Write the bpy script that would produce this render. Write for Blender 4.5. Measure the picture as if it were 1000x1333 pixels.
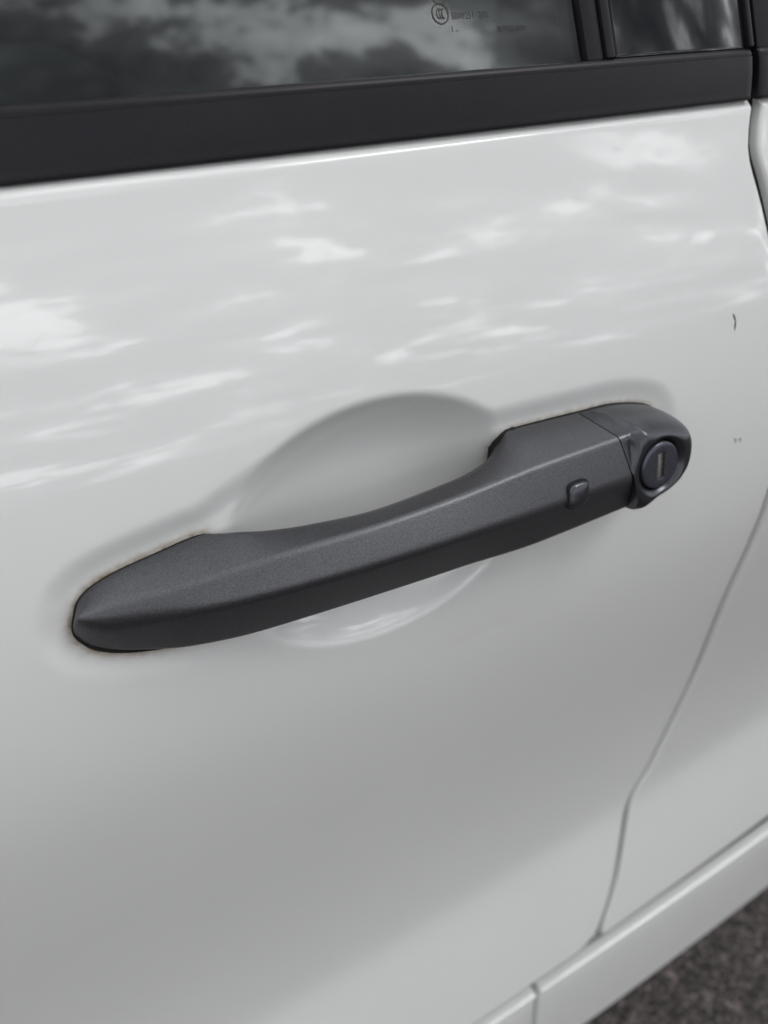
import bpy, bmesh, math, random
import numpy as np
from mathutils import Vector, Matrix
for o in list(bpy.data.objects): bpy.data.objects.remove(o, do_unlink=True)
random.seed(4); np.random.seed(4)
SC = bpy.context.scene
COL = SC.collection

# ------------------------------------------------------------------ camera
HZ = 0.92                                   # height of the handle above the ground
F = 1000.0                                  # focal length in photo pixels (photo 1000 x 1333)
VPX, VPY = 2233.0, 741.0                    # vanishing point of the car's length, from the photo centre
PITCH = math.atan2(VPY, F)
_L = math.sqrt(VPX*VPX + VPY*VPY + F*F)
CA = math.hypot(F, VPY)/_L; SA = math.sqrt(1-CA*CA)
HEAD = np.array([CA, SA, 0.0]); UPW = np.array([0, 0, 1.0])
RIGHT = np.array([SA, -CA, 0.0])
FWD = HEAD*math.cos(PITCH) - UPW*math.sin(PITCH)
CUP = HEAD*math.sin(PITCH) + UPW*math.cos(PITCH)
_d = (666.5-700)*CUP + F*FWD; _d /= np.linalg.norm(_d)
CAM = np.array([0.0, -0.030, HZ+0.006]) - 0.248*_d          # the handle's grip is 0.25 m from the lens
cam = bpy.data.cameras.new('camera'); camo = bpy.data.objects.new('camera', cam); COL.objects.link(camo)
M = Matrix(((RIGHT[0], CUP[0], -FWD[0], CAM[0]), (RIGHT[1], CUP[1], -FWD[1], CAM[1]),
            (RIGHT[2], CUP[2], -FWD[2], CAM[2]), (0, 0, 0, 1)))
camo.matrix_world = M
cam.sensor_fit = 'VERTICAL'; cam.sensor_height = 36.0; cam.lens = 36.0*F/1333.0
cam.clip_start = 0.01; cam.clip_end = 3000
cam.dof.use_dof = True; cam.dof.focus_distance = 0.268; cam.dof.aperture_fstop = cam.lens/3.6
SC.camera = camo

# ------------------------------------------------------------------ world: broken grey cloud over a blue sky
SUN_EL, SUN_AZ = 54.0, 328.0                # degrees; azimuth of the sun in the xy plane from +x
w = bpy.data.worlds.new('World'); SC.world = w; w.use_nodes = True
nt = w.node_tree; nt.nodes.clear()
def wn(t, **k):
    n = nt.nodes.new(t)
    for a, b in k.items(): setattr(n, a, b)
    return n
out = wn('ShaderNodeOutputWorld'); bg = wn('ShaderNodeBackground'); bg.inputs['Strength'].default_value = 0.12
sky = wn('ShaderNodeTexSky', sky_type='NISHITA', sun_disc=False)
sky.sun_elevation = math.radians(SUN_EL); sky.sun_rotation = math.radians(90-SUN_AZ)
tc = wn('ShaderNodeTexCoord'); sep = wn('ShaderNodeSeparateXYZ'); nt.links.new(tc.outputs['Generated'], sep.inputs[0])
def wm(op, a, b=None, c=None):
    n = wn('ShaderNodeMath', operation=op)
    for i, v in enumerate((a, b, c)):
        if v is None: continue
        if isinstance(v, (int, float)): n.inputs[i].default_value = v
        else: nt.links.new(v, n.inputs[i])
    return n.outputs[0]
zc = wm('ADD', wm('MAXIMUM', sep.outputs[2], 0.0), 0.27)
comb = wn('ShaderNodeCombineXYZ')
nt.links.new(wm('DIVIDE', sep.outputs[0], zc), comb.inputs[0]); nt.links.new(wm('DIVIDE', sep.outputs[1], zc), comb.inputs[1])
def wnoise(scale, detail, rough, off, dist=0.0):
    mp = wn('ShaderNodeMapping'); mp.inputs['Location'].default_value = off; mp.inputs['Scale'].default_value = (0.50, 1.15, 1.0)
    nt.links.new(comb.outputs[0], mp.inputs[0])
    n = wn('ShaderNodeTexNoise'); n.inputs['Scale'].default_value = scale; n.inputs['Detail'].default_value = detail
    n.inputs['Roughness'].default_value = rough; n.inputs['Distortion'].default_value = dist
    nt.links.new(mp.outputs[0], n.inputs['Vector']); return n.outputs['Fac']
def wramp(src, pts):
    r = wn('ShaderNodeValToRGB'); e = r.color_ramp.elements
    r.color_ramp.interpolation = 'EASE'
    while len(e) > len(pts): e.remove(e[-1])
    while len(e) < len(pts): e.new(0.5)
    for i, (p, c) in enumerate(pts):
        e[i].position = p; e[i].color = (c, c, c, 1) if isinstance(c, (int, float)) else (*c, 1)
    nt.links.new(src, r.inputs[0]); return r.outputs['Color']
CLOUD_OFF = (5.04, 2.2, 0.0)
n1 = wnoise(4.3, 13, 0.64, CLOUD_OFF, 0.3)
n2 = wnoise(1.5, 3, 0.5, (6.94, -2.2, 3.0))
cover = wramp(n1, [(0.31, 0.0), (0.37, 1.0)])                        # 0 = blue gap
thick = wramp(n1, [(0.36, 1.0), (0.41, 0.75), (0.452, 0.20), (0.53, 0.085), (0.66, 0.0)])   # thin cloud edges glow, thick cloud is dark
glow = wm('MULTIPLY', thick, wramp(n2, [(0.36, 0.25), (0.58, 1.0)]))
cl = wn('ShaderNodeMix', data_type='RGBA')
nt.links.new(glow, cl.inputs[0])
cl.inputs[6].default_value = (3.0, 3.2, 3.5, 1); cl.inputs[7].default_value = (68, 69, 69.5, 1)
mx = wn('ShaderNodeMix', data_type='RGBA')
nt.links.new(cover, mx.inputs[0]); nt.links.new(sky.outputs[0], mx.inputs[6]); nt.links.new(cl.outputs[2], mx.inputs[7])
nt.links.new(mx.outputs[2], bg.inputs['Color']); nt.links.new(bg.outputs[0], out.inputs[0])

sun = bpy.data.lights.new('sun', 'SUN'); sun.energy = 1.4; sun.angle = math.radians(20); sun.color = (1.0, 0.99, 0.98)
suno = bpy.data.objects.new('sun', sun); COL.objects.link(suno)
_a, _e = math.radians(SUN_AZ), math.radians(SUN_EL)
sd = Vector((math.cos(_a)*math.cos(_e), math.sin(_a)*math.cos(_e), math.sin(_e)))
suno.rotation_euler = sd.to_track_quat('Z', 'Y').to_euler(); suno.location = sd*20

SC.render.engine = 'CYCLES'
SC.cycles.caustics_reflective = False; SC.cycles.caustics_refractive = False
vs = SC.view_settings
vs.view_transform = 'Standard'; vs.look = 'None'; vs.gamma = 1; vs.use_curve_mapping = False; vs.exposure = -0.72

# ------------------------------------------------------------------ geometry tools
def ray(px, py):
    d = (px-500)*RIGHT + (666.5-py)*CUP + F*FWD
    return d/np.linalg.norm(d)
def pchip(xs, ys):
    xs = np.array(xs, float); ys = np.array(ys, float)
    h = np.diff(xs); dl = np.diff(ys)/h; n = len(xs); d = np.zeros(n)
    for i in range(1, n-1):
        if dl[i-1]*dl[i] > 0:
            w1 = 2*h[i]+h[i-1]; w2 = h[i]+2*h[i-1]
            d[i] = (w1+w2)/(w1/dl[i-1]+w2/dl[i])
    d[0] = dl[0]; d[-1] = dl[-1]
    def f(x):
        x = np.asarray(x, float)
        i = np.clip(np.searchsorted(xs, x)-1, 0, n-2)
        t = (x-xs[i])/h[i]; t = np.clip(t, -3, 4)
        lin_lo = ys[0]+d[0]*(x-xs[0]); lin_hi = ys[-1]+d[-1]*(x-xs[-1])
        v = ((1+2*t)*(1-t)**2)*ys[i] + t*(1-t)**2*h[i]*d[i] + t*t*(3-2*t)*ys[i+1] + t*t*(t-1)*h[i]*d[i+1]
        return np.where(x < xs[0], lin_lo, np.where(x > xs[-1], lin_hi, v))
    return f
def cspline(xs, ys):                         # natural cubic spline
    xs = np.array(xs, float); ys = np.array(ys, float); n = len(xs); h = np.diff(xs)
    A = np.eye(n); b = np.zeros(n)
    for i in range(1, n-1):
        A[i, i-1] = h[i-1]; A[i, i] = 2*(h[i-1]+h[i]); A[i, i+1] = h[i]
        b[i] = 6*((ys[i+1]-ys[i])/h[i]-(ys[i]-ys[i-1])/h[i-1])
    m = np.linalg.solve(A, b)
    def f(x):
        x = np.clip(np.asarray(x, float), xs[0], xs[-1])
        i = np.clip(np.searchsorted(xs, x)-1, 0, n-2)
        a = xs[i+1]-x; c = x-xs[i]
        return m[i]*a**3/(6*h[i])+m[i+1]*c**3/(6*h[i])+(ys[i]/h[i]-m[i]*h[i]/6)*a+(ys[i+1]/h[i]-m[i+1]*h[i]/6)*c
    return f
def sstep(a, b, x):
    t = np.clip((x-a)/(b-a), 0, 1); return t*t*(3-2*t)
def mesh_obj(name, verts, faces, mat, parent=None, smooth=True, sharp=None):
    me = bpy.data.meshes.new(name); me.from_pydata([tuple(map(float, v)) for v in verts], [], [tuple(map(int, f)) for f in faces]); me.update()
    me.materials.append(mat)
    if smooth: me.polygons.foreach_set('use_smooth', [True]*len(me.polygons))
    if sharp: me.set_sharp_from_angle(angle=math.radians(sharp))
    o = bpy.data.objects.new(name, me); COL.objects.link(o)
    if parent: o.parent = parent
    return o
def grid_faces(nr, nc, wrap=False, flip=False):
    fs = []
    for i in range(nr-1):
        for j in range(nc if wrap else nc-1):
            k = (j+1) % nc
            q = (i*nc+j, i*nc+k, (i+1)*nc+k, (i+1)*nc+j)
            fs.append(q[::-1] if flip else q)
    return fs
def fix_normals(o):
    bm = bmesh.new(); bm.from_mesh(o.data); bmesh.ops.recalc_face_normals(bm, faces=bm.faces); bm.to_mesh(o.data); bm.free()

# door cross-section: tilt of the surface (degrees, + = facing up) against height above the handle
TILT = pchip([-0.56, -0.50, -0.45, -0.41, -0.375, -0.345, -0.30, -0.24, -0.17, -0.12, -0.05, 0.0, 0.04, 0.08, 0.12, 0.2],
             [9,     12,    13.5,  14,    13,     4,      0.5,   -3,  -5,    -4,  5.5,     12,  17,   20,   22,   24])
_z = np.linspace(-0.60, 0.30, 3601); _t = np.tan(np.radians(TILT(_z)))
_y = np.concatenate([[0], np.cumsum((_t[1:]+_t[:-1])/2*np.diff(_z))]); _y -= np.interp(0, _z, _y)
XC, XR = 0.02, 9.0
def S(x, zr): return np.interp(zr, _z, _y) + (np.asarray(x)-XC)**2/(2*XR)
def NRM(zr):
    t = np.radians(TILT(zr)); return -np.cos(t), np.sin(t)      # (ny, nz)
def hit(px, py, off=0.0):
    """point where a photo pixel's ray meets the door surface moved outward by off"""
    d = ray(px, py); lo, hi = 0.05, 3.0
    g = lambda s: (CAM+s*d)[1] - (S((CAM+s*d)[0], (CAM+s*d)[2]-HZ)-off)
    ss = np.linspace(0.03, 3, 1500); prev = g(ss[0])
    for s0, s1 in zip(ss[:-1], ss[1:]):
        cur = g(s1)
        if prev < 0 <= cur:
            for _ in range(40):
                m = (s0+s1)/2
                if g(m) < 0: s0 = m
                else: s1 = m
            return CAM+s0*d
        prev = cur
    raise ValueError((px, py))
def hit_y(px, py, y):
    d = ray(px, py); return CAM + d*((y-CAM[1])/d[1])

# handle frame
T0 = math.radians(float(TILT(0.0)))
HO = np.array([0, 0, HZ]); HX = np.array([1.0, 0, 0]); HV = np.array([0, math.sin(T0), math.cos(T0)]); HN = np.array([0, -math.cos(T0), math.sin(T0)])
def unp(px, py, n):
    d = ray(px, py); s = (n-(CAM-HO)@HN)/(d@HN); p = CAM+s*d-HO
    return p@HX, p@HV
def W(x, v, n): return HO + x*HX + v*HV + n*HN


# ------------------------------------------------------------------ materials
def mat(name):
    m = bpy.data.materials.new(name); m.use_nodes = True
    return m, m.node_tree, m.node_tree.nodes['Principled BSDF']
def node(t, kind, **k):
    n = t.nodes.new(kind)
    for a, b in k.items(): setattr(n, a, b)
    return n
def noise(t, scale, detail=3, rough=0.5, coord='Object', vec=None):
    n = node(t, 'ShaderNodeTexNoise'); n.inputs['Scale'].default_value = scale
    n.inputs['Detail'].default_value = detail; n.inputs['Roughness'].default_value = rough
    if vec is None:
        c = node(t, 'ShaderNodeTexCoord'); vec = c.outputs[coord]
    t.links.new(vec, n.inputs['Vector']); return n.outputs['Fac']
def ramp(t, src, pts):
    r = node(t, 'ShaderNodeValToRGB'); e = r.color_ramp.elements
    while len(e) < len(pts): e.new(0.5)
    for i, (p, c) in enumerate(pts):
        e[i].position = p; e[i].color = (c, c, c, 1) if isinstance(c, (int, float)) else (*c, 1)
    t.links.new(src, r.inputs[0]); return r.outputs['Color']
def bump(t, b, h, strength, dist, prev=None):
    n = node(t, 'ShaderNodeBump'); n.inputs['Strength'].default_value = strength; n.inputs['Distance'].default_value = dist
    t.links.new(h, n.inputs['Height'])
    if prev is not None: t.links.new(prev, n.inputs['Normal'])
    t.links.new(n.outputs[0], b.inputs['Normal']); return n.outputs[0]
def math_n(t, op, a, b):
    n = node(t, 'ShaderNodeMath', operation=op)
    for i, v in enumerate((a, b)):
        if isinstance(v, (int, float)): n.inputs[i].default_value = v
        else: t.links.new(v, n.inputs[i])
    return n.outputs[0]
def mixc(t, fac, a, b):
    n = node(t, 'ShaderNodeMix', data_type='RGBA')
    for i, v in ((0, fac), (6, a), (7, b)):
        if isinstance(v, tuple): n.inputs[i].default_value = (*v, 1)
        elif isinstance(v, (int, float)): n.inputs[i].default_value = v
        else: t.links.new(v, n.inputs[i])
    return n.outputs[2]

# white gloss car paint with a clear coat, faint orange peel, road film and brown grime where the attribute 'grime' is set
M_PAINT, t, b = mat('white_car_paint')
film = ramp(t, noise(t, 9.0, 6, 0.6), [(0.35, 0.0), (0.75, 1.0)])
col = mixc(t, math_n(t, 'MULTIPLY', film, 0.10), (0.772, 0.774, 0.764), (0.60, 0.60, 0.58))
at = node(t, 'ShaderNodeAttribute', attribute_name='grime')
gm = math_n(t, 'MULTIPLY', at.outputs['Fac'], ramp(t, noise(t, 260.0, 4, 0.6), [(0.30, 0.40), (0.62, 1.0)]))
col = mixc(t, gm, col, (0.20, 0.145, 0.075))
t.links.new(col, b.inputs['Base Color'])
b.inputs['Roughness'].default_value = 0.55; b.inputs['Specular IOR Level'].default_value = 0.3
b.inputs['Coat Weight'].default_value = 1.0; b.inputs['Coat IOR'].default_value = 1.55
spots = ramp(t, noise(t, 60.0, 5, 0.7), [(0.5, 0.003), (0.8, 0.018)])
t.links.new(math_n(t, 'ADD', spots, math_n(t, 'MULTIPLY', gm, 0.5)), b.inputs['Coat Roughness'])
bn = node(t, 'ShaderNodeBump'); bn.inputs['Strength'].default_value = 0.22; bn.inputs['Distance'].default_value = 0.00002
wv = node(t, 'ShaderNodeBump'); wv.inputs['Strength'].default_value = 1.0; wv.inputs['Distance'].default_value = 0.00010
t.links.new(noise(t, 14.0, 2, 0.45), wv.inputs['Height']); t.links.new(wv.outputs[0], bn.inputs['Normal'])
t.links.new(noise(t, 260.0, 2, 0.5), bn.inputs['Height']); t.links.new(bn.outputs[0], b.inputs['Coat Normal'])

def satin(name, c, rough, grain, gstr, gdist, var=0.15, spec=0.5, dust=0.0, metal=0.0):
    m, t, b = mat(name)
    g = noise(t, grain, 2, 0.6)
    cc = mixc(t, ramp(t, g, [(0.3, 0.0), (0.7, 1.0)]), tuple(x*(1-var) for x in c), tuple(x*(1+var) for x in c))
    if dust:
        d = math_n(t, 'MULTIPLY', ramp(t, noise(t, 45.0, 6, 0.65), [(0.45, 0.0), (0.8, 1.0)]), dust)
        cc = mixc(t, d, cc, (0.20, 0.19, 0.175))
    t.links.new(cc, b.inputs['Base Color'])
    t.links.new(math_n(t, 'ADD', math_n(t, 'MULTIPLY', noise(t, 30.0, 4, 0.6), 0.10), rough-0.05), b.inputs['Roughness'])
    b.inputs['Specular IOR Level'].default_value = spec; b.inputs['Metallic'].default_value = metal
    bump(t, b, g, gstr, gdist)
    return m
M_HANDLE = satin('grained_charcoal_plastic', (0.120, 0.120, 0.130), 0.41, 1900.0, 1.0, 0.00010, 0.22, 0.2, 0.015, 0.93)
M_CAPPL = satin('satin_charcoal_plastic', (0.090, 0.092, 0.102), 0.30, 2600.0, 0.5, 0.00005, 0.12, 0.2, 0.015, 0.93)
M_BUTTON = satin('smooth_charcoal_plastic', (0.095, 0.097, 0.108), 0.30, 1500.0, 0.2, 0.00003, 0.1, 0.3, 0.0, 0.9)
M_TRIM = satin('satin_black_moulding', (0.0120, 0.0110, 0.0150), 0.38, 900.0, 0.25, 0.00004, 0.12, 0.22, 0.025)
M_RUBBER = satin('dull_black_rubber', (0.012, 0.012, 0.012), 0.8, 700.0, 0.3, 0.0001, 0.2, 0.3)
M_GLOSSBLK, t, b = mat('gloss_black_plastic')
b.inputs['Base Color'].default_value = (0.008, 0.008, 0.010, 1); b.inputs['Roughness'].default_value = 0.06
t.links.new(ramp(t, noise(t, 80, 4, 0.6), [(0.4, 0.05), (0.8, 0.12)]), b.inputs['Roughness'])
M_LOCK, t, b = mat('dark_blued_steel')
b.inputs['Metallic'].default_value = 0.75
cp = node(t, 'ShaderNodeTexCoord'); mp = node(t, 'ShaderNodeMapping'); mp.inputs['Scale'].default_value = (1, 6, 1); mp.inputs['Rotation'].default_value = (0.3, 0.2, 0.5)
t.links.new(cp.outputs['Object'], mp.inputs[0])
sc_ = noise(t, 900.0, 4, 0.7, vec=mp.outputs[0])
t.links.new(mixc(t, ramp(t, sc_, [(0.55, 0.0), (0.75, 1.0)]), (0.10, 0.105, 0.13), (0.125, 0.128, 0.15)), b.inputs['Base Color'])
t.links.new(ramp(t, sc_, [(0.4, 0.26), (0.8, 0.42)]), b.inputs['Roughness']); bump(t, b, sc_, 0.15, 0.00004)
M_SHUT, t, b = mat('worn_steel_shutter')
b.inputs['Metallic'].default_value = 0.5; b.inputs['Roughness'].default_value = 0.45
t.links.new(ramp(t, noise(t, 1400, 4, 0.6), [(0.35, (0.16, 0.14, 0.12)), (0.7, (0.42, 0.40, 0.37))]), b.inputs['Base Color'])
M_GLASS = bpy.data.materials.new('tinted_window_glass'); M_GLASS.use_nodes = True; t = M_GLASS.node_tree; t.nodes.clear()
o_ = node(t, 'ShaderNodeOutputMaterial'); mxs = node(t, 'ShaderNodeMixShader'); fr = node(t, 'ShaderNodeFresnel'); fr.inputs[0].default_value = 1.60
tr = node(t, 'ShaderNodeBsdfTransparent'); tr.inputs[0].default_value = (0.56, 0.61, 0.60, 1)
geo = node(t, 'ShaderNodeNewGeometry'); t.links.new(math_n(t, 'SUBTRACT', 1.60, math_n(t, 'MULTIPLY', geo.outputs['Backfacing'], 1.60-1/1.60)), fr.inputs[0])
gl = node(t, 'ShaderNodeBsdfGlossy'); t.links.new(ramp(t, noise(t, 70, 5, 0.65), [(0.45, 0.0), (0.85, 0.05)]), gl.inputs['Roughness'])
t.links.new(fr.outputs[0], mxs.inputs[0]); t.links.new(tr.outputs[0], mxs.inputs[1]); t.links.new(gl.outputs[0], mxs.inputs[2]); t.links.new(mxs.outputs[0], o_.inputs[0])
M_INK, t, b = mat('black_ceramic_print'); b.inputs['Base Color'].default_value = (0.012, 0.012, 0.013, 1); b.inputs['Roughness'].default_value = 0.5
M_CLOTH = satin('dark_cabin_fabric', (0.006, 0.0065, 0.007), 0.9, 400.0, 0.15, 0.0002, 0.3, 0.2)
M_CABIN = satin('dark_cabin_plastic', (0.006, 0.006, 0.0065), 0.7, 300.0, 0.3, 0.0002, 0.2, 0.3)
M_PALE = satin('pale_grey_cabin_trim', (0.20, 0.225, 0.215), 0.7, 200.0, 0.3, 0.0002, 0.05, 0.3)

M_ASPHALT, t, b = mat('asphalt')
vo = node(t, 'ShaderNodeTexVoronoi'); vo.inputs['Scale'].default_value = 250.0
tcn = node(t, 'ShaderNodeTexCoord'); t.links.new(tcn.outputs['Object'], vo.inputs['Vector'])
big = noise(t, 3.0, 6, 0.6)
sepc = node(t, 'ShaderNodeSeparateColor'); t.links.new(vo.outputs['Color'], sepc.inputs[0])
cell = math_n(t, 'ADD', math_n(t, 'MULTIPLY', sepc.outputs[0], 0.62), math_n(t, 'MULTIPLY', noise(t, 60.0, 4, 0.7), 0.45))
stone = ramp(t, cell, [(0.25, (0.010, 0.008, 0.008)), (0.55, (0.045, 0.037, 0.037)), (0.75, (0.13, 0.106, 0.103)), (0.92, (0.32, 0.27, 0.255))])
t.links.new(mixc(t, math_n(t, 'MULTIPLY', big, 0.25), stone, (0.050, 0.040, 0.039)), b.inputs['Base Color'])
b.inputs['Roughness'].default_value = 0.85
bump(t, b, vo.outputs['Distance'], 0.8, 0.004)

# ------------------------------------------------------------------ ground
bm = bmesh.new(); R = 1500.0
rings = [0.0, 1.5, 4, 10, 40, 200, R]; prev = [bm.verts.new((0.2, 0.5, 0))]
for rr in rings[1:]:
    cur = [bm.verts.new((0.2+rr*math.cos(k*math.pi/16), 0.5+rr*math.sin(k*math.pi/16), 0)) for k in range(32)]
    for k in range(32):
        j = (k+1) % 32
        if len(prev) == 1: bm.faces.new((prev[0], cur[k], cur[j]))
        else: bm.faces.new((prev[k], cur[k], cur[j], prev[j]))
    prev = cur
me = bpy.data.meshes.new('ground'); bm.to_mesh(me); bm.free(); me.materials.append(M_ASPHALT)
g = bpy.data.objects.new('ground', me); COL.objects.link(g); g['kind'] = 'structure'

# ------------------------------------------------------------------ the car
car = bpy.data.objects.new('car', None); COL.objects.link(car); car.empty_display_size = 0.2
car['label'] = 'glossy white car with a charcoal door handle and a round key lock'
car['category'] = 'car'

# ---- handle curves: (photo x, photo y, height above the door skin) -> (x, v, n) in the handle frame
NC = -0.0022                                  # height of the pads the handle's feet stand on
def curve(pts):
    a = np.array([(*unp(px, py, n), n) for px, py, n in pts]); return a
TOP = curve([(97,803,NC),(101,785,NC),(118,765,NC),(150,745,NC),(200,722,NC),(262,696,NC),(300,693,.002),(350,690,.005),(400,683,.008),(500,660,.010),(600,622,.0095),(640,599,.007),(655,578,.003),(662,560,NC),(700,550,NC),(752,537,NC)])
RIDGE = curve([(103,800,.0040),(130,794,.0070),(160,786,.0085),(200,775,.0108),(300,745,.0155),(400,712,.019),(500,680,.021),(600,645,.0215),(700,607,.021),(805,570,.020)])
CREASE = curve([(103,813,.0040),(130,816,.0072),(160,813,.0092),(200,806,.0122),(300,787,.0192),(400,762,.0238),(500,733,.0266),(600,701,.0276),(700,668,.0260),(812,628,.0240)])
BOTTOM = curve([(104,833,NC),(125,844,NC),(180,849,-.001),(250,845,.003),(330,828,.007),(400,807,.010),(500,775,.013),(600,742,.015),(700,710,.016),(816,663,.016)])
TIP = np.array([[-0.0962, -0.0152, NC]])
TOP, RIDGE, CREASE, BOTTOM = (np.vstack([TIP, a]) for a in (TOP, RIDGE, CREASE, BOTTOM))
XS = TOP[-1, 0]; VR = TOP[-1, 1]
SHMAX = (BOTTOM[-1, 0]-XS)/(VR-BOTTOM[-1, 1])
def shear(xi): return SHMAX*sstep(0.02, XS, xi)
def to_xi(a):
    r = []
    for x, v, n in a:
        xi = x
        for _ in range(60): xi = x - shear(xi)*(VR-v)
        r.append(xi)
    return np.array(r)
XT = TIP[0, 0]
def hcurve(a):
    xi = to_xi(a); tt = np.sqrt(np.maximum(xi-XT, 0)); tt[0] = 0
    order = np.argsort(tt); tt = tt[order]
    fv, fn = pchip(tt, a[order, 1]), pchip(tt, a[order, 2])
    return lambda t: (fv(t), fn(t))
cT, cR, cC, cB = hcurve(TOP), hcurve(RIDGE), hcurve(CREASE), hcurve(BOTTOM)
TS = math.sqrt(XS-XT)
def section(t, nseg=7):
    """closed loop (v, n) of the grip at station t, corners rounded"""
    k = min(1.0, t/0.19)
    P = [np.array(c(t), float) for c in (cT, cR, cC, cB)]
    nb = min(P[0][1], P[3][1])
    nbk = max(-0.0055, nb-0.006)
    P += [np.array((P[3][0]+0.004*k, nbk)), np.array((P[0][0]-0.003*k, nbk))]
    cut = [0.0020, 0.0021+0.006*(1-k), 0.0030+0.005*(1-k), 0.0035, 0.0015, 0.0015]
    if P[0][1] < NC+0.001: cut[0] = 0.0006
    loop = []
    m = len(P)
    for i in range(m):
        a, c, d = P[i-1], P[i], P[(i+1) % m]
        la, ld = np.linalg.norm(a-c), np.linalg.norm(d-c)
        ra, rd = min(cut[i], 0.47*la), min(cut[i], 0.47*ld)
        p0 = c+(a-c)*(ra/max(la, 1e-9)); p2 = c+(d-c)*(rd/max(ld, 1e-9))
        for q in range(nseg+1):
            u = q/nseg; loop.append((1-u)**2*p0+2*u*(1-u)*c+u*u*p2)
    return loop
def grip_mesh():
    ts = np.concatenate([np.linspace(0.004, 0.12, 50)[:-1], np.linspace(0.12, TS, 190)])
    V = []; nc = None
    for t in ts:
        xi = XT+t*t; lp = section(t); nc = len(lp); sh = float(shear(xi))
        for v, n in lp: V.append(W(xi+sh*(VR-v)-0.00025*(xi > 0), v, n))
    Fc = grid_faces(len(ts), nc, wrap=True)
    Fc.append(tuple(range(nc))); Fc.append(tuple(reversed(range((len(ts)-1)*nc, len(ts)*nc))))
    return V, Fc
V, Fc = grip_mesh()
grip = mesh_obj('door_handle', V, Fc, M_HANDLE, car, sharp=50); fix_normals(grip)
grip['label'] = 'long charcoal pull handle with a ridge along its top'

# height of the seam section over v (front envelope), used by the lock cap and the button
def envelope(t):
    lp = np.array(section(t, 12)); lp = lp[lp[:, 1] > -0.004]
    lp = lp[:13*4] if len(lp) >= 52 else lp
    vs_, ns_ = lp[:, 0], lp[:, 1]
    vv = np.linspace(vs_.min(), vs_.max(), 200); hh = np.full(200, -0.004)
    for j in range(len(lp)-1):
        a, c = lp[j], lp[j+1]; lo, hi = sorted((a[0], c[0]))
        msk = (vv >= lo-1e-9) & (vv <= hi+1e-9)
        if hi-lo < 1e-9: continue
        hh[msk] = np.maximum(hh[msk], a[1]+(vv[msk]-a[0])/(c[0]-a[0])*(c[1]-a[1]))
    return lambda v: np.interp(v, vv, hh)
ENV = envelope(TS)

# ---- lock cap: a height field in polar form around the key
NK = 0.0232
KX, KV = unp(861, 606, NK)
RB = 0.0165                                   # outer radius of the ring round the key
VT, VB = TOP[-1, 1], BOTTOM[-1, 1]
outl = [(XS, VT)] + [unp(px, py, NC) for px, py in ((800, 526), (842, 527))]
outl += [(KX+r*math.cos(math.radians(a)), KV+r*math.sin(math.radians(a))) for a, r in ((22, .0245), (2, .0238), (-20, .0230), (-44, .0214), (-68, .0196), (-92, .0183))] + [(BOTTOM[-1, 0], VB+0.0004)]
outl = np.array(outl)
def catmull(P, per=24):
    P = np.array(P); Q = [2*P[0]-P[1]]+list(P)+[2*P[-1]-P[-2]]; r = []
    for i in range(1, len(Q)-2):
        for q in range(per):
            u = q/per
            r.append(0.5*((2*Q[i])+(-Q[i-1]+Q[i+1])*u+(2*Q[i-1]-5*Q[i]+4*Q[i+1]-Q[i+2])*u*u+(-Q[i-1]+3*Q[i]-3*Q[i+1]+Q[i+2])*u**3))
    r.append(P[-1]); return np.array(r)
OUT = catmull(outl)
seamline = [(XS+SHMAX*(VR-v), v) for v in np.linspace(VB+0.0004, VT, 40)[1:-1]]
OUTP = np.vstack([OUT, seamline])             # closed outline
def out_r(th):
    d = np.array([math.cos(th), math.sin(th)]); best = 0
    n = len(OUTP)
    for i in range(n):
        a = OUTP[i]-(KX, KV); e = OUTP[(i+1) % n]-OUTP[i]
        den = d[0]*e[1]-d[1]*e[0]
        if abs(den) < 1e-12: continue
        s_ = (a[0]*e[1]-a[1]*e[0])/den; u = (a[0]*d[1]-a[1]*d[0])/den
        if s_ > 0 and -1e-6 <= u <= 1+1e-6: best = max(best, s_)
    return best
RHOLE = 0.0107
def smax(a, b, k):
    h = np.clip(0.5+0.5*(a-b)/k, 0, 1); return b*(1-h)+a*h+k*h*(1-h)
def smin(a, b, k): return -smax(-a, -b, k)
def open_dist(P, x, y):
    a, e = P[:-1], np.diff(P, axis=0); u = np.clip(((x-a[:, 0])*e[:, 0]+(y-a[:, 1])*e[:, 1])/np.maximum((e*e).sum(1), 1e-18), 0, 1)
    return float(np.hypot(x-a[:, 0]-u*e[:, 0], y-a[:, 1]-u*e[:, 1]).min())
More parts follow.
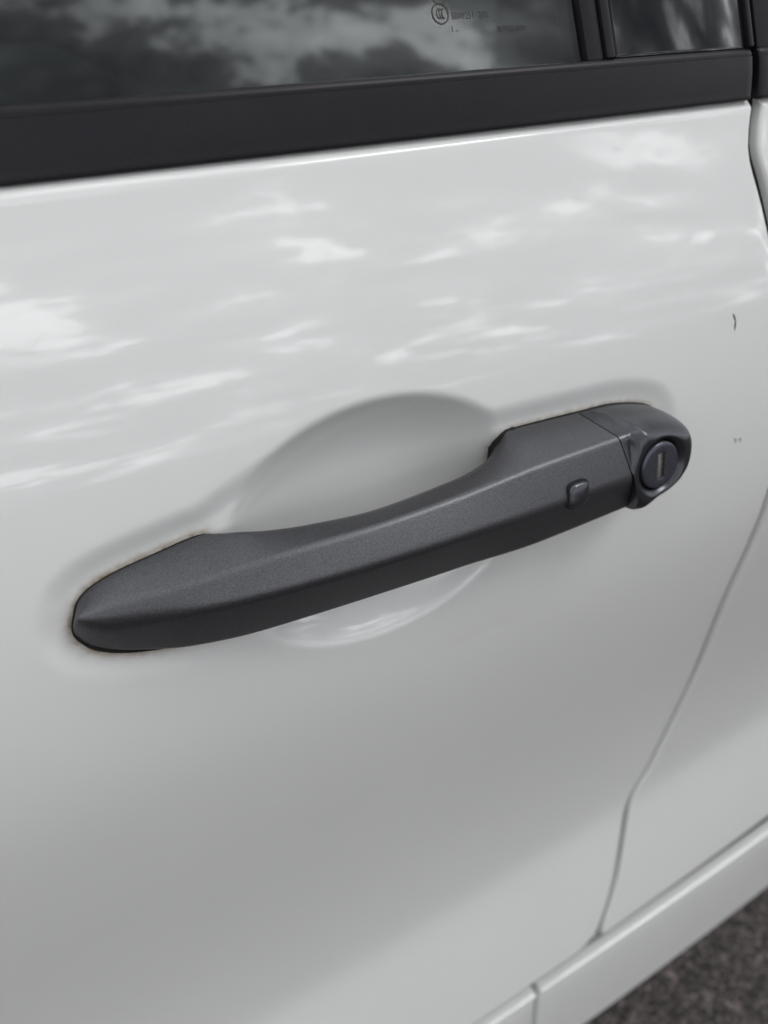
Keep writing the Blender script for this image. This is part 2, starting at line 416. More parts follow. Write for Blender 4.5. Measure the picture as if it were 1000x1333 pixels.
def cap_mesh(na=300, nr=64):
    V = []
    for k_ in range(na):
        th = 2*math.pi*k_/na
        R_ = out_r(th); c, s_ = math.cos(th), math.sin(th)
        col_ = [(RHOLE, NK-0.006), (RHOLE, NK-0.0016)]
        for q in range(nr):
            r = RHOLE+(R_-RHOLE)*q/(nr-1)
            x, v = KX+r*c, KV+r*s_
            edge = open_dist(OUT, x, v)
            xs_here = XS+SHMAX*(VR-v)
            f_ = 1-(1-min(edge/(0.0035+0.0070*float(sstep(0.0, 0.018, x-xs_here))), 1))**2.3
            wb = -0.0048+0.0155*float(sstep(-0.018, -0.032, v)*(1-sstep(0.008, 0.032, x-xs_here)))
            wall = wb+(NK+0.0010-wb)*max(f_, 0)**(1/2.3)
            away = float(sstep(0.0, 0.008, x-xs_here))
            body = float(ENV(np.clip(v, VB, VT)))-0.0012*away*float(1-sstep(-0.005, 0.001, v))*float(sstep(-0.034, -0.020, v))
            body = float(smin(np.array(body), np.array(wall), 0.0025*away+1e-5))
            rr = max(0, r-0.0147)
            ring = NK+0.0008 - 0.0024*max(0, (0.0136-r)/(0.0136-RHOLE))**1.5 - 90*rr*rr
            ring -= 70*max(0, rr-0.002)**2 + 0.012*(1-float(sstep(0.0, 0.0075, x-xs_here)))*float(sstep(0.0150, 0.019, r))*float(sstep(KV-0.002, KV+0.008, v))
            h = float(smax(np.array(body), np.array(ring), 0.0036*min(1.0, 0.25+away))) if r > 0.0124 else ring
            if r > 0.0124 and r < 0.0150:
                w_ = float(sstep(0.0124, 0.0150, r)); h = ring*(1-w_)+h*w_
            h = float(smin(np.array(h), np.array(wall), 0.0008*away+1e-5))
            col_.append((r, h))
        col_.append((R_, -0.006))
        for r, h in col_:
            xx = KX+r*c; vv = KV+r*s_
            V.append(W(max(xx, XS+SHMAX*(VR-vv)+0.00028), vv, h))
    nc = nr+3; Fc = []
    for i in range(na):
        j = (i+1) % na
        for q in range(nc-1): Fc.append((i*nc+q, i*nc+q+1, j*nc+q+1, j*nc+q))
    return V, Fc
V, Fc = cap_mesh()
cap = mesh_obj('lock_cap', V, Fc, M_CAPPL, grip, sharp=42); fix_normals(cap)
cap['label'] = 'rounded charcoal end cap with a raised ring round the key lock'

# ---- lock cylinder with a slot, and the metal shutter inside the slot
def lock_mesh():
    na = 96; RC = 0.0101; sw, sh_ = 0.0018, 0.0056
    prof = [(1.0, NK-0.007), (1.0, NK-0.0012), (0.985, NK-0.0007), (0.955, NK-0.0003), (0.90, NK-0.0001), (0.80, NK)]
    V = []; nrow = 0; rows = []
    for f_, n in prof:
        rows.append([(KX+RC*f_*math.cos(2*math.pi*k/na), KV+RC*f_*math.sin(2*math.pi*k/na), n) for k in range(na)])
    rect = []
    for k in range(na):
        c, s_ = math.cos(2*math.pi*k/na), math.sin(2*math.pi*k/na)
        m = min(sw/max(abs(c), 1e-9), sh_/max(abs(s_), 1e-9)); rect.append((c*m, s_*m))
    for n, g_ in ((NK, 1.06), (NK-0.00012, 1.0), (NK-0.0030, 1.0)):
        rows.append([(KX+a*g_, KV+b_*g_, n) for a, b_ in rect])
    for r in rows: V += [W(*p) for p in r]
    return V, grid_faces(len(rows), na, wrap=True)
V, Fc = lock_mesh()
lock = mesh_obj('lock_cylinder', V, Fc, M_LOCK, grip, sharp=40); fix_normals(lock)
lock['label'] = 'round dark steel key lock'
def box_frame(o, ex, ey, ez, sx, sy, sz, name, m, parent, bev=0.0, seg=2):
    """box centred at o with axes ex, ey, ez and full sizes"""
    bm = bmesh.new(); bmesh.ops.create_cube(bm, size=1.0)
    for v in bm.verts: v.co = Vector((v.co.x*sx, v.co.y*sy, v.co.z*sz))
    if bev: bmesh.ops.bevel(bm, geom=bm.edges[:], offset=bev, segments=seg, profile=0.5, affect='EDGES')
    R3 = Matrix((ex, ey, ez)).transposed()
    for v in bm.verts: v.co = R3 @ v.co + Vector(o)
    bmesh.ops.recalc_face_normals(bm, faces=bm.faces)
    me = bpy.data.meshes.new(name); bm.to_mesh(me); bm.free(); me.materials.append(m)
    me.polygons.foreach_set('use_smooth', [True]*len(me.polygons)); me.set_sharp_from_angle(angle=math.radians(40))
    ob = bpy.data.objects.new(name, me); COL.objects.link(ob); ob.parent = parent; return ob
vx, vv_, vn = Vector(HX), Vector(HV), Vector(HN)
shut = box_frame(W(KX, KV, NK-0.0021), vx, vv_, vn, 0.0040, 0.0124, 0.002, 'keyhole_shutter', M_SHUT, grip, 0.0003)

# ---- button on the grip
BX, BV = unp(752, 643, 0.0235)
for _ in range(30):
    xi = BX
    for _k in range(30): xi = BX-float(shear(xi))*(VR-BV)
    E_ = envelope(math.sqrt(xi-XT)); bn_ = float(E_(BV)); BX, BV = unp(752, 643, bn_)
sl = (float(E_(BV+0.0035))-float(E_(BV-0.0035)))/0.007
sx_ = (float(envelope(math.sqrt(xi+0.004-XT))(BV))-float(envelope(math.sqrt(xi-0.004-XT))(BV)))/0.008
up_b = (vv_+vn*sl).normalized(); x_b = (vx+vn*sx_).normalized(); n_b = x_b.cross(up_b).normalized()
rise = math.radians(-1.5); x_b, up_b = (x_b*math.cos(rise)+up_b*math.sin(rise)), (up_b*math.cos(rise)-x_b*math.sin(rise))
def pillow(name, hw, hh, base, prof, m, parent, ex=3.6, lab=None):
    na = 64; V = []
    o = Vector(W(BX, BV, bn_))
    for f_, n in prof:
        for k in range(na):
            a = 2*math.pi*k/na; c, s_ = math.cos(a), math.sin(a)
            m_ = (abs(c)**ex+abs(s_)**ex)**(-1/ex)
            V.append(o+x_b*(hw*f_*c*m_+0.0006*s_*m_*f_)+up_b*(hh*f_*s_*m_)+n_b*(n+base))
    Fc = grid_faces(len(prof), na, wrap=True); Fc.append(tuple(range((len(prof)-1)*na, len(prof)*na)))
    ob = mesh_obj(name, V, Fc, m, parent, sharp=60); fix_normals(ob); return ob
pillow('button_groove_shade', 0.00545, 0.00535, 0.0, [(1.0, -0.003), (1.0, 0.00006), (0.99, 0.00012), (0.8, 0.00014)], M_RUBBER, grip)  # dark plate: the groove's shade put into colour, nothing is cut in
pillow('button', 0.00485, 0.00475, 0.0, [(1.0, -0.002), (1.0, 0.0004), (0.97, 0.0009), (0.90, 0.0014), (0.75, 0.0018), (0.4, 0.0021), (0.1, 0.0022)], M_BUTTON, grip)

# ---- outlines of the two feet, their gaskets, and the door skin shaped round them
tl = np.linspace(0.0, math.sqrt(-0.049-XT), 40)
foot_l = [(XT+t*t, float(cT(t)[0])) for t in tl] + [(XT+t*t, float(cB(t)[0])) for t in tl[::-1][:-1]]
xr0 = TOP[13, 0]
foot_r = [(x, v) for x, v in ((xr0, TOP[13, 1]-0.004), (TOP[14, 0]-0.001, TOP[14, 1]), (TOP[15, 0], TOP[15, 1]))] + [tuple(p) for p in OUT] + [(XS-0.02, VB+0.004), (xr0, VB+0.006)]
def poly_dist(P, X, Y):
    P = np.array(P); d = np.full(X.shape, 1e9); ins = np.zeros(X.shape, bool); n = len(P)
    for i in range(n):
        a, c = P[i], P[(i+1) % n]; e = c-a; L2 = max(e@e, 1e-18)
        u = np.clip(((X-a[0])*e[0]+(Y-a[1])*e[1])/L2, 0, 1)
        d = np.minimum(d, np.hypot(X-a[0]-u*e[0], Y-a[1]-u*e[1]))
        if abs(e[1]) > 1e-15:
            cr = ((a[1] > Y) != (c[1] > Y)) & (X < e[0]*(Y-a[1])/e[1]+a[0]); ins ^= cr
    return np.where(ins, -d, d)
def offset_poly(P, off):
    P = np.array(P); n = len(P); ar = 0.5*sum(P[i][0]*P[(i+1) % n][1]-P[(i+1) % n][0]*P[i][1] for i in range(n)); sg = 1 if ar > 0 else -1
    r = []
    for i in range(n):
        e = P[(i+1) % n]-P[i-1]; e = e/max(np.linalg.norm(e), 1e-12); r.append(P[i]+sg*off*np.array((e[1], -e[0])))
    return np.array(r)
def gasket_and_gap(P, off, n0, n1, shift=(0, 0)):
    Q = offset_poly(P, off)+np.array(shift); m = len(Q)
    V = [W(x, v, n0) for x, v in Q]+[W(x, v, n1) for x, v in Q]+[W(x, v, n1+0.0003) for x, v in offset_poly(P, off-0.0006)+np.array(shift)]
    Fc = [(i, (i+1) % m, m+(i+1) % m, m+i) for i in range(m)]+[(m+i, m+(i+1) % m, 2*m+(i+1) % m, 2*m+i) for i in range(m)]+[tuple(range(2*m, 3*m))]
    ob = mesh_obj('gasket_and_gap', V, Fc, M_RUBBER, grip, sharp=40); fix_normals(ob); return ob
gasket_and_gap(foot_l, 0.0004, -0.009, -0.0026, (-0.0002, -0.0005))
gasket_and_gap(foot_r, 0.0003, -0.009, -0.0025)
# dark lump added for the shaded gap on the rear foot's bowl side
gasket_and_gap(catmull([(xr0+0.0004, TOP[13, 1]-0.012), (xr0+0.0004, TOP[13, 1]-0.005), (xr0+0.0011, TOP[13, 1]-0.0015), (TOP[14, 0]-0.0024, TOP[14, 1]-0.0006), (TOP[14, 0]+0.0005, TOP[14, 1]+0.0001), (TOP[14, 0]+0.004, TOP[14, 1]-0.001), (TOP[14, 0]+0.006, TOP[13, 1]-0.012)], 6), 0.0001, -0.010, -0.0020)

# ---- bowl behind the grip: ellipse through rim points read off the photo
BCX, BCV, BRX, BRV, BDEP = 0.016, -0.0140, 0.0655, 0.0482, 0.0168

# ---- shut line between the doors (front edge of the gap), against height above the handle
gp = [hit(px, py)-HO for px, py in ((982,130),(975,195),(988,245))]
gl = [hit(px, py)-HO for px, py in ((1000,640),(950,760),(900,880),(842,1000),(818,1040),(808,1092),(798,1148),(782,1200),(771,1226),(756,1240),(738,1254))]
gz = [p[2] for p in gp]+[0.035, -0.02]+[p[2] for p in gl]
gx = [p[0] for p in gp]+[0.228, 0.2385]+[p[0] for p in gl]
o_ = np.argsort(gz); gzs, gxs = np.array(gz)[o_], np.array(gx)[o_]
keep = [0]
for i_ in range(1, len(gzs)):
    if gzs[i_]-gzs[keep[-1]] > 0.0015: keep.append(i_)
_xg = pchip(gzs[keep], gxs[keep]); _zz = np.linspace(-0.56, 0.20, 1521); _xx = _xg(_zz)
_k = np.exp(-0.5*(np.arange(-40, 41)*0.0005/0.0045)**2); _k /= _k.sum()
_xs = np.convolve(np.pad(_xx, 40, mode='reflect', reflect_type='odd'), _k, 'valid')
def XG(z): return np.interp(z, _zz, _xs)
ZB = float((hit(1000, 1076)[2]+hit(656, 1298)[2])/2-HZ)+0.001      # bottom edge of the doors
ZT = float((hit(0, 237)[2]+hit(980, 125)[2])/2-HZ)                 # where the belt moulding starts
ZL = float((hit(0, 256)[2]+hit(980, 146)[2])/2-HZ)                 # fold below the moulding
GAP = 0.0060
def spaced(lo, hi, flo, fhi, fine, coarse):
    a = [flo]; h = fine
    while a[-1] > lo: h = min(h*1.12, coarse); a.append(a[-1]-h)
    a[-1] = lo; a = a[::-1]
    m = list(np.arange(flo, fhi, fine))[1:]
    c = [fhi]; h = fine
    while c[-1] < hi: h = min(h*1.12, coarse); c.append(c[-1]+h)
    c[-1] = hi
    return np.array(a+m+c)
ROWS = spaced(ZB+0.0035, ZL, -0.072, 0.048, 0.0008, 0.006)
def skin_rows():
    """profile rows: (y offset from skin, height) incl. bottom hem and top fold -> list of (zr, dy, dz)"""
    r = []
    rad = 0.0032; th = math.radians(float(TILT(ZB+0.0035)))
    for dep in (0.020, 0.008): r.append((ZB+0.0035, dep, -rad, 1))
    for k in range(1, 7):
        a = math.pi/2*(1-k/7.0)
        r.append((ZB+0.0035, rad*(1-math.cos(a)), -rad*math.sin(a), 1))
    for z in ROWS: r.append((z, 0.0, 0.0, 0))
    t0 = math.radians(float(TILT(ZL))); L = (ZT-ZL)*1.3; y = z = 0.0; nst = 12
    for k in range(nst):
        f_ = (k+1)/nst; tl_ = t0+(math.radians(54)-t0)*float(sstep(0.0, 0.30, f_))
        y += math.sin(tl_)*L/nst; z += math.cos(tl_)*L/nst
        r.append((ZL, y, z, 2))
    r.append((ZL, y+0.012, z+0.0005, 2))
    return r
SR = skin_rows()
pock_l = foot_l[:40]+[(-0.036, 0.0095), (-0.024, 0.014), (-0.010, -0.01), (-0.03, -0.033)]+foot_l[40:]
pock_r = [(0.052, -0.012), (0.060, 0.0085)]+foot_r[1:]+[(0.06, -0.02)]
def shaped(x, zr, y0, z0):
    """push the skin into the bowl and the foot pockets; x, zr arrays"""
    dx = np.stack([x, y0, z0], -1)-HO
    v = dx@HV; n0 = dx@HN
    act = (np.abs(v+0.012) < 0.075) & (x > -0.15) & (x < 0.215)
    n = n0.copy(); gr = np.zeros_like(x)
    X, Vv = x[act], v[act]
    ux, uv = (X-BCX)/BRX, (Vv-BCV)/BRV
    rho2 = ux*ux+uv*uv
    bowl = BDEP*(1-np.maximum(rho2, 0)**1.5)
    dl, dr_ = poly_dist(foot_l, X, Vv), poly_dist(foot_r, X, Vv)
    pl = 1-sstep(0.0020, 0.0125, poly_dist(pock_l, X, Vv)); pr = 1-sstep(0.0015, 0.0120, poly_dist(pock_r, X, Vv))
    wgt = np.maximum(pl, pr*0.98)
    nn = n0[act]
    base = nn*(1-wgt)+wgt*np.minimum(nn, -0.0031)
    bn2 = smin(base, nn-bowl, 0.0019)
    kk = 0.0019
    bn2 = np.where(nn-bowl-base > kk, base, bn2)
    n[act] = bn2
    # grime collects along the handle's feet
    gl_ = np.exp(-np.maximum(dl-0.0006, 0)/0.0013)*sstep(0.012, -0.055, X)
    low = 1+1.2*sstep(-0.004, -0.022, Vv)*sstep(-0.06, -0.09, X)
    gr_ = np.exp(-np.maximum(dr_-0.0005, 0)/0.0013)*sstep(-0.02, 0.0, Vv)
    grr = np.clip(gl_*low*0.95, 0, 1)
    soft = np.exp(-np.maximum(np.minimum(dl, dr_), 0)/0.0035)*0.04
    inb = 0.05*sstep(0.0, -0.010, bn2)*sstep(0.02, 0.06, X)*sstep(0.10, 0.07, X)
    gr[act] = np.clip(np.maximum(np.maximum(grr, gr_*0.8), np.maximum(soft, inb)), 0, 1)
    dn = n-n0
    return y0+dn*HN[1], z0+dn*HN[2], gr
def panel(name, x_far, side, xcols):
    """side +1: panel ends at the gap on its right; -1: starts at the gap on its left"""
    V = []; G = []; rad = 0.0019
    npre = len(xcols)
    arc = [(rad*math.sin(a), rad*(1-math.cos(a))) for a in np.linspace(0, math.pi/2, 7)[1:]]+[(rad, 0.006), (rad, 0.014)]
    for zr, dy, dz, kind in SR:
        s_ = (float(XG(zr+0.001))-float(XG(zr-0.001)))/0.002
        fac = min(math.sqrt(1+s_*s_), 3.5)
        xe = float(XG(zr)) + (-0.0 if side > 0 else GAP*fac) - side*rad*fac
        if side > 0: xs_ = x_far+(xe-x_far)*((xcols-xcols[0])/(xcols[-1]-xcols[0]))
        else: xs_ = xe+(x_far-xe)*((xcols-xcols[0])/(xcols[-1]-xcols[0]))
        if side > 0:
            fixed = xcols < 0.17                # keep the columns straight near the handle
            xs_ = np.where(fixed, xcols, 0.17+(xe-0.17)*((xcols-0.17)/(xcols[-1]-0.17)))
        zz = np.full(npre, HZ+zr+dz); yy = S(xs_, zr)+dy
        gr = np.zeros(npre)
        if kind == 0 and side > 0 and -0.10 < zr < 0.08:
            yy, zz, gr = shaped(xs_, zr, yy, zz)
        row = list(zip(xs_, yy, zz, gr))
        edge = [(xe+side*a*fac, float(S(xe, zr))+dy+d, HZ+zr+dz, 0.0) for a, d in arc]
        row = row+edge if side > 0 else edge[::-1]+row
        V += [p[:3] for p in row]; G += [p[3] for p in row]
    nc = npre+len(arc)
    ob = mesh_obj(name, V, grid_faces(len(SR), nc), M_PAINT, car)
    fix_n = ob.data; at_ = fix_n.attributes.new('grime', 'FLOAT', 'POINT'); at_.data.foreach_set('value', np.array(G, dtype=np.float32))
    return ob
cols = spaced(-0.55, 0.215, -0.125, 0.172, 0.0008, 0.01)
fd = panel('front_door', -0.55, 1, cols)
fd['label'] = 'glossy white front door skin with a scooped bowl behind the handle'
cols2 = np.concatenate([np.linspace(0, 0.03, 12)[:-1], np.linspace(0.03, 0.5, 40)])
rd = panel('rear_door', 0.80, -1, cols2)
rd['label'] = 'glossy white rear door skin behind the shut line'

# ---- dark seal inside the shut line, and the painted jamb
V = []
zs = np.linspace(ZB+0.003, ZT+0.01, 90)
for z in zs:
    xg = float(XG(max(z, ZB)))
    for dx_, dy_ in ((-0.05, 0.020), (-0.012, 0.018), (-0.004, 0.0055), (0.012, 0.0055), (0.016, 0.018), (0.05, 0.020)):
        V.append((xg+dx_, float(S(xg, z))+dy_, HZ+z))
mesh_obj('door_seal', V, grid_faces(len(zs), 6), M_RUBBER, car)

# ---- sill below the doors: two lengths of cover with a joint
YB = float(S(0.15, ZB))
def line_z(px, py, y): return float(hit_y(px, py, y)[2])
def sill(name, x0, x1, yo, zo, lab):
    yr = YB-0.0030+yo
    z_r = (line_z(1000, 1098, yr)+line_z(712, 1282, yr))/2+zo
    z_r = min(z_r, HZ+ZB-0.0032+zo)
    ysk = yr-0.010
    z_b = (line_z(1000, 1168, ysk)+line_z(756, 1333, ysk))/2
    pts = [(YB+0.060, z_r-0.006), (YB+0.0100, z_r-0.0050), (YB+0.0075, z_r-0.0012), (YB+0.0060, z_r-0.0002), (yr+0.0042, z_r-0.0002), (yr+0.0034, z_r)]
    for a in np.linspace(90, -5, 9): pts.append((yr+0.0024-0.0024*math.cos(math.radians(a)), z_r-0.0022+0.0024*math.sin(math.radians(a))))
    zf = z_r-0.0095
    pts += [(yr+0.0014, z_r-0.0052), (yr+0.0016, z_r-0.0075), (yr+0.0006, zf-0.002)]
    for f_ in np.linspace(0.06, 1, 10): pts.append((yr+0.0006+(ysk-yr)*f_**0.85, zf-0.002+(z_b-zf+0.002)*f_))
    for a in np.linspace(20, 90, 5): pts.append((ysk+0.006*(math.sin(math.radians(a))), z_b-0.004*math.sin(math.radians(a))))
    pts += [(ysk+0.10, z_b-0.006)]
    xsn = [x0, x0+0.0008]+list(np.linspace(x0+0.002, x1-0.002, 40))+[x1-0.0008, x1]
    V = []
    cy, cz = YB+0.03, (z_r+z_b)/2
    for k, x in enumerate(xsn):
        g_ = 0.0012 if k in (0, len(xsn)-1) else (0.0004 if k in (1, len(xsn)-2) else 0.0)
        for y, z in pts: V.append((x, y+g_+(x-0.15)**2/(2*XR), z-g_*0.6))
    Fc = grid_faces(len(xsn), len(pts))
    Fc += [tuple(range(len(pts)))[::-1], tuple(range((len(xsn)-1)*len(pts), len(xsn)*len(pts)))]
    ob = mesh_obj(name, V, Fc, M_PAINT, car, sharp=50); fix_normals(ob); ob['label'] = lab; return ob
XJ = float(hit_y(703, 1289, YB-0.0030)[0])
sill('sill_cover', XJ+0.0031, 0.95, 0.0, 0.0, 'white sill cover below the rear door')
sill('sill_cover', -0.55, XJ-0.0031, -0.0012, -0.0006, 'white sill cover below the front door')
box_frame((XJ, YB+0.0335, HZ+ZB-0.083), Vector((1, 0, 0)), Vector((0, 1, 0)), Vector((0, 0, 1)), 0.03, 0.05, 0.12, 'sill_joint', M_RUBBER, car)

box_frame((0.2, YB+0.026, HZ+ZB-0.018), Vector((1, 0, 0)), Vector((0, 1, 0)), Vector((0, 0, 1)), 1.4, 0.028, 0.028, 'sill_seal', M_RUBBER, car)
# ---- belt mouldings
YL = float(S(0.07, ZL)); LIPY, LIPZ = SR[-2][1], SR[-2][2]
YT0, ZT0 = YL+LIPY, HZ+ZL+LIPZ               # inner end of the fold
TT = math.radians(17)
yb_ = YT0-0.0035; zb_ = ZT0-0.0004
def trim_top():
    """height of the moulding's top where its tilted face meets the photo's top line"""
    r = []
    for px, py in ((0, 147), (500, 99), (975, 62)):
        d = ray(px, py); nrm = np.array([0, -math.cos(TT), math.sin(TT)]); p0 = np.array([0, yb_, zb_])
        q = CAM+d*(((p0-CAM)@nrm)/(d@nrm)); r.append(q[2])
    return float(np.mean(r))
ztop = trim_top(); ytop = yb_+(ztop-zb_)*math.tan(TT)
def moulding(name, x0, x1, lab):
    hgt = ztop-zb_
    pts = [(yb_+0.014, zb_-0.0006), (yb_+0.0020, zb_-0.0004)]
    for a in np.linspace(80, 0, 5): pts.append((yb_+0.0012-0.0012*math.cos(math.radians(a)), zb_+0.0010-0.0012*math.sin(math.radians(a))))
    for f_ in np.linspace(0.12, 0.86, 8): pts.append((yb_+(ytop-yb_)*f_-0.0006*math.sin(math.pi*f_), zb_+hgt*f_))
    for a in np.linspace(0, 90, 7): pts.append((ytop-0.0004+0.0026*(1-math.cos(math.radians(a))), ztop-0.0024+0.0024*math.sin(math.radians(a))))
    pts += [(ytop+0.0034, ztop-0.0002), (ytop+0.0038, ztop-0.004), (ytop+0.014, ztop-0.006)]
    cy, cz = ytop+0.004, (zb_+ztop)/2
    xsn = [(x0, 0.88), (x0+0.0006, 0.955), (x0+0.0018, 1.0)]+[(x, 1.0) for x in np.linspace(x0+0.004, x1-0.004, 60)]+[(x1-0.0018, 1.0), (x1-0.0006, 0.955), (x1, 0.88)]
    V = []
    for x, f_ in xsn:
        for y, z in pts: V.append((x, cy+(y-cy)*f_+(x-0.07)**2/(2*XR), cz+(z-cz)*(0.5+0.5*f_)))
    Fc = grid_faces(len(xsn), len(pts), wrap=True)
    Fc += [tuple(range(len(pts)))[::-1], tuple(range((len(xsn)-1)*len(pts), len(xsn)*len(pts)))]
    ob = mesh_obj(name, V, Fc, M_TRIM, car, sharp=50); fix_normals(ob); ob['label'] = lab; return ob
def trim_x(px, py):
    d = ray(px, py); nrm = np.array([0, -math.cos(TT), math.sin(TT)]); p0 = np.array([0, yb_, zb_]); return float((CAM+d*(((p0-CAM)@nrm)/(d@nrm)))[0])
XE = trim_x(983, 92)
moulding('belt_moulding', -0.55, XE, 'satin black belt moulding under the front window')
moulding('belt_moulding', XE+0.0042, 0.80, 'satin black belt moulding of the rear door')
box_frame((XE+0.002, ytop+0.012, (zb_+ztop)/2), Vector((1, 0, 0)), Vector((0, 1, 0)), Vector((0, 0, 1)), 0.03, 0.012, (ztop-zb_)*0.7, 'moulding_seal', M_RUBBER, car)

# ---- windows and the black pillar panels, all in the tilted plane of the glass
TG = math.radians(27)
GO = np.array([0.0, ytop+0.0042, ztop-0.001]); GU = np.array([0, math.sin(TG), math.cos(TG)]); GN = np.array([0, -math.cos(TG), math.sin(TG)])
def gpl(px, py, n=0.0):
    d = ray(px, py); q = CAM+d*(((GO-CAM)@GN+n)/(d@GN)); return float(q[0]), float((q-GO)@GU)
eX, eU, eN = Vector((1, 0, 0)), Vector(GU), Vector(GN)
def gbox(name, x0, x1, u0, u1, n0, n1, m, bev=0.0, lab=None, par=car):
    c = GO+np.array([(x0+x1)/2, 0, 0])+GU*(u0+u1)/2+GN*(n0+n1)/2
    ob = box_frame(c, eX, eU, eN, x1-x0, u1-u0, n1-n0, name, m, par, bev)
    if lab: ob['label'] = lab
    return ob
xa, xb_, xc_, xd_ = gpl(754, 40)[0], gpl(789, 40)[0], gpl(962, 40)[0], gpl(975, 40)[0]
xi_ = gpl(776, 40)[0]
UH = 0.36
glass = gbox('front_window', -0.55, xa+0.006, -0.003, UH, -0.0012, 0.0, M_GLASS, 0.0, 'front door window reflecting grey clouds')
gbox('window_channel', xa, xi_, 0.0, UH, -0.010, 0.0022, M_TRIM, 0.0009, 'matt black window channel')
gbox('window_channel', xi_+0.0004, xb_, 0.0, UH, -0.010, 0.0034, M_TRIM, 0.0009, 'matt black window channel')
gbox('pillar_panel', xb_+0.0006, xc_, 0.0, UH, -0.008, 0.0026, M_GLOSSBLK, 0.0012, 'gloss black pillar panel')
gbox('pillar_strip', xc_+0.0005, xc_+0.0030, 0.0, UH, -0.008, 0.0040, M_TRIM, 0.0008)
gbox('window_channel', xd_+0.0015, xd_+0.030, 0.0, UH, -0.008, 0.0020, M_TRIM, 0.0009, 'black channel of the rear door window')
gbox('rear_window', xd_+0.026, 0.80, -0.003, UH, -0.0066, -0.0030, M_GLASS, 0.0, 'rear door window')

# ---- printing on the front window
def gtext(name, body, px, py, hpx, slant=0.0, spacing=1.0, width=1.0):
    x0, u0 = gpl(px, py, 0.0002); x1, u1 = gpl(px, py-hpx, 0.0002); h = (u1-u0)
    cu_ = bpy.data.curves.new(name, 'FONT'); cu_.body = body; cu_.size = h/0.70; cu_.space_character = spacing; cu_.extrude = 0.00003; cu_.resolution_u = 3; cu_.offset = h*0.012
    tmp = bpy.data.objects.new(name, cu_); COL.objects.link(tmp)
    dg = bpy.context.evaluated_depsgraph_get(); me = bpy.data.meshes.new_from_object(tmp.evaluated_get(dg)); bpy.data.objects.remove(tmp)
    R3 = Matrix((eX, eU, eN)).transposed(); o = Vector(GO)+eX*x0+eU*u0+eN*0.0001
    for v in me.vertices: v.co = R3 @ Vector((v.co.x*width, v.co.y, v.co.z)) + o
    me.materials.clear(); me.materials.append(M_INK); me.name = name
    ob = bpy.data.objects.new(name, me); COL.objects.link(ob); ob.parent = glass; return ob
def gring(name, px, py, r, wd, a0=0, a1=360, sx=1.0, dx=0.0, du=0.0):
    x0, u0 = gpl(px, py); V = []; n = 48
    for k in range(n+1):
        a = math.radians(a0+(a1-a0)*k/n)
        for q, nn in ((r-wd, 0.0001), (r, 0.0001), (r, 0.0002), (r-wd, 0.0002)):
            V.append(GO+np.array([x0+dx+q*math.cos(a)*sx, 0, 0])+GU*(u0+du+q*math.sin(a))+GN*nn)
    ob = mesh_obj(name, V, grid_faces(n+1, 4, wrap=True), M_INK, glass, smooth=False); return ob
pxm = gpl(584, 18)[0]-gpl(573, 18)[0]          # metres for 11 photo pixels across
RR = pxm
gring('certification_ring', 573, 18, RR, RR*0.13)
for k in (-1, 0, 1): gring('certification_letter', 573, 18, RR*0.50, RR*0.15, 75, 285, 0.55, dx=RR*(0.30*k+0.12))
gring('certification_ring', 571, -8, RR, RR*0.13)
gtext('glass_print', 'E000251  20R', 589, 25, 9.5, spacing=1.08, width=0.78)
gtext('glass_print', 'I  ..', 589, 41, 7, width=0.9)
gtext('glass_print', '00519418640599!1', 648, 41, 7.5, spacing=1.02, width=0.62)

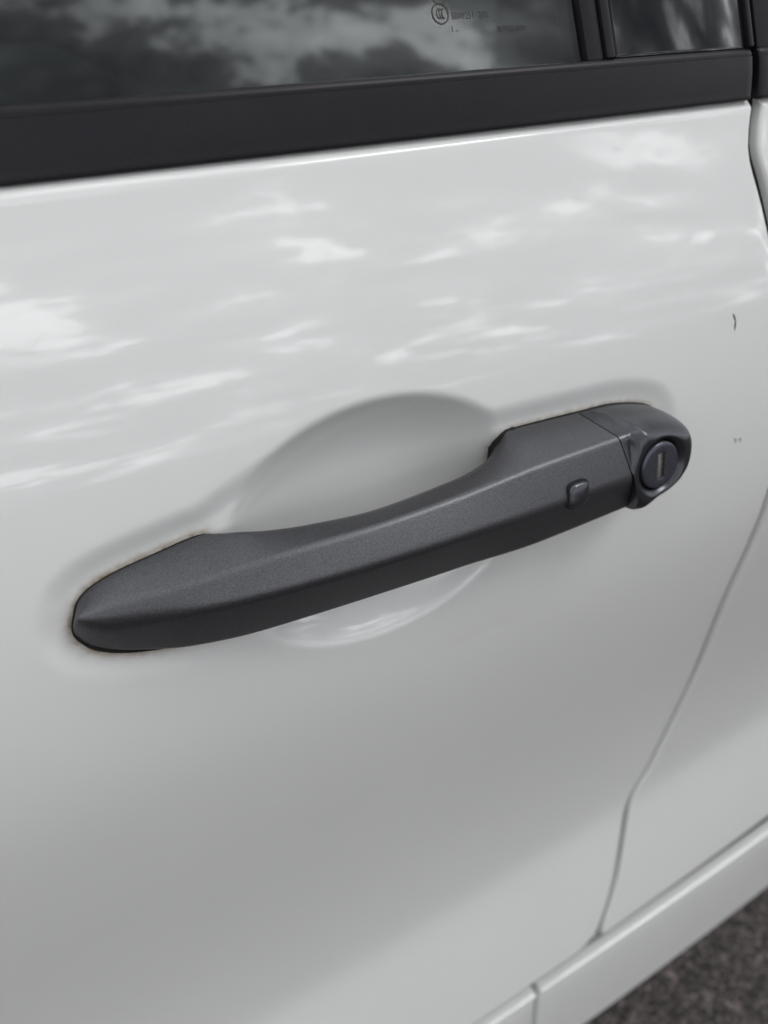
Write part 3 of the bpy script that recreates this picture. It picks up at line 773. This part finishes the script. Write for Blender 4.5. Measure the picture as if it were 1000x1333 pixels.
# ---- cabin seen through the glass
V1 = Vector((1, 0, 0)); V2 = Vector((0, 1, 0)); V3 = Vector((0, 0, 1))
def cbox(name, x0, x1, y0, y1, z0, z1, m, bev=0.01, lab=None):
    ob = box_frame(((x0+x1)/2, (y0+y1)/2, (z0+z1)/2), V1, V2, V3, x1-x0, y1-y0, z1-z0, name, m, car, bev, 3)
    if lab: ob['label'] = lab
    return ob
cbox('door_lining', -0.55, 0.80, GO[1]+0.016, GO[1]+0.075, 0.45, ztop-0.030, M_CABIN, 0.012)
cbox('cabin_floor', -0.60, 0.85, 0.06, 1.50, 0.34, 0.40, M_CABIN)
cbox('far_door_lining', -0.60, 1.60, 1.42, 1.50, 0.40, 1.02, M_CABIN, 0.02)
cbox('roof', -0.60, 1.6, 0.24, 1.40, 1.44, 1.48, M_CABIN, 0.015)
def far_pillar(px0, px1, y, zlo, lean, nm):
    a = hit_y(px0, 20, y)[0]; c = hit_y(px1, 20, y)[0]
    V = []
    for z, dxx in ((zlo, 0.0), (1.445, lean)):
        for x_, y_ in ((a, y), (c, y), (c, y+0.05), (a, y+0.05)): V.append((x_+dxx, y_-0.1*(z-zlo), z))
    ob = mesh_obj(nm, V, [(0, 1, 5, 4), (1, 2, 6, 5), (2, 3, 7, 6), (3, 0, 4, 7), (3, 2, 1, 0), (4, 5, 6, 7)], M_PALE, car, smooth=False); fix_normals(ob)
far_pillar(606, 646, 1.36, 0.80, -0.05, 'pillar_lining')
far_pillar(212, 243, 1.36, 0.86, 0.03, 'pillar_lining')
cbox('seat_back', 0.10, 0.24, 0.30, 0.74, 0.45, 1.02, M_CLOTH, 0.05, 'dark fabric front seat back')
cbox('head_rest', 0.13, 0.22, 0.40, 0.64, 1.06, 1.24, M_CLOTH, 0.04)
cbox('seat_back', 0.02, 0.16, 0.86, 1.28, 0.45, 0.96, M_CLOTH, 0.05, 'dark fabric passenger seat back')

# ---- small paint marks
def chip(px, py, dxp, dyp, wpx):
    a, c = hit(px-dxp/2, py-dyp/2, 0.00012), hit(px+dxp/2, py+dyp/2, 0.00012)
    m_ = (a+c)/2; d = c-a; L_ = np.linalg.norm(d); d /= L_; nn = np.array([0, *NRM(m_[2]-HZ)]); w_ = np.cross(nn, d)*wpx/2800
    V = []
    for f_, g_, e_ in ((0, .25, 0), (.25, .9, .3), (.5, .5, .55), (.75, 1.0, .1), (1, .2, -.3)):
        c0 = a+d*L_*f_+w_*e_*1.4; V += [c0-w_*g_*.5, c0+w_*g_*.5]
    mesh_obj('paint_chip', V, [(2*i, 2*i+1, 2*i+3, 2*i+2) for i in range(4)], M_TRIM, fd)
chip(956, 419, 3, 22, 3.0); chip(957, 574, 2, 5, 2.5); chip(963, 573, 2, 4, 2.5)
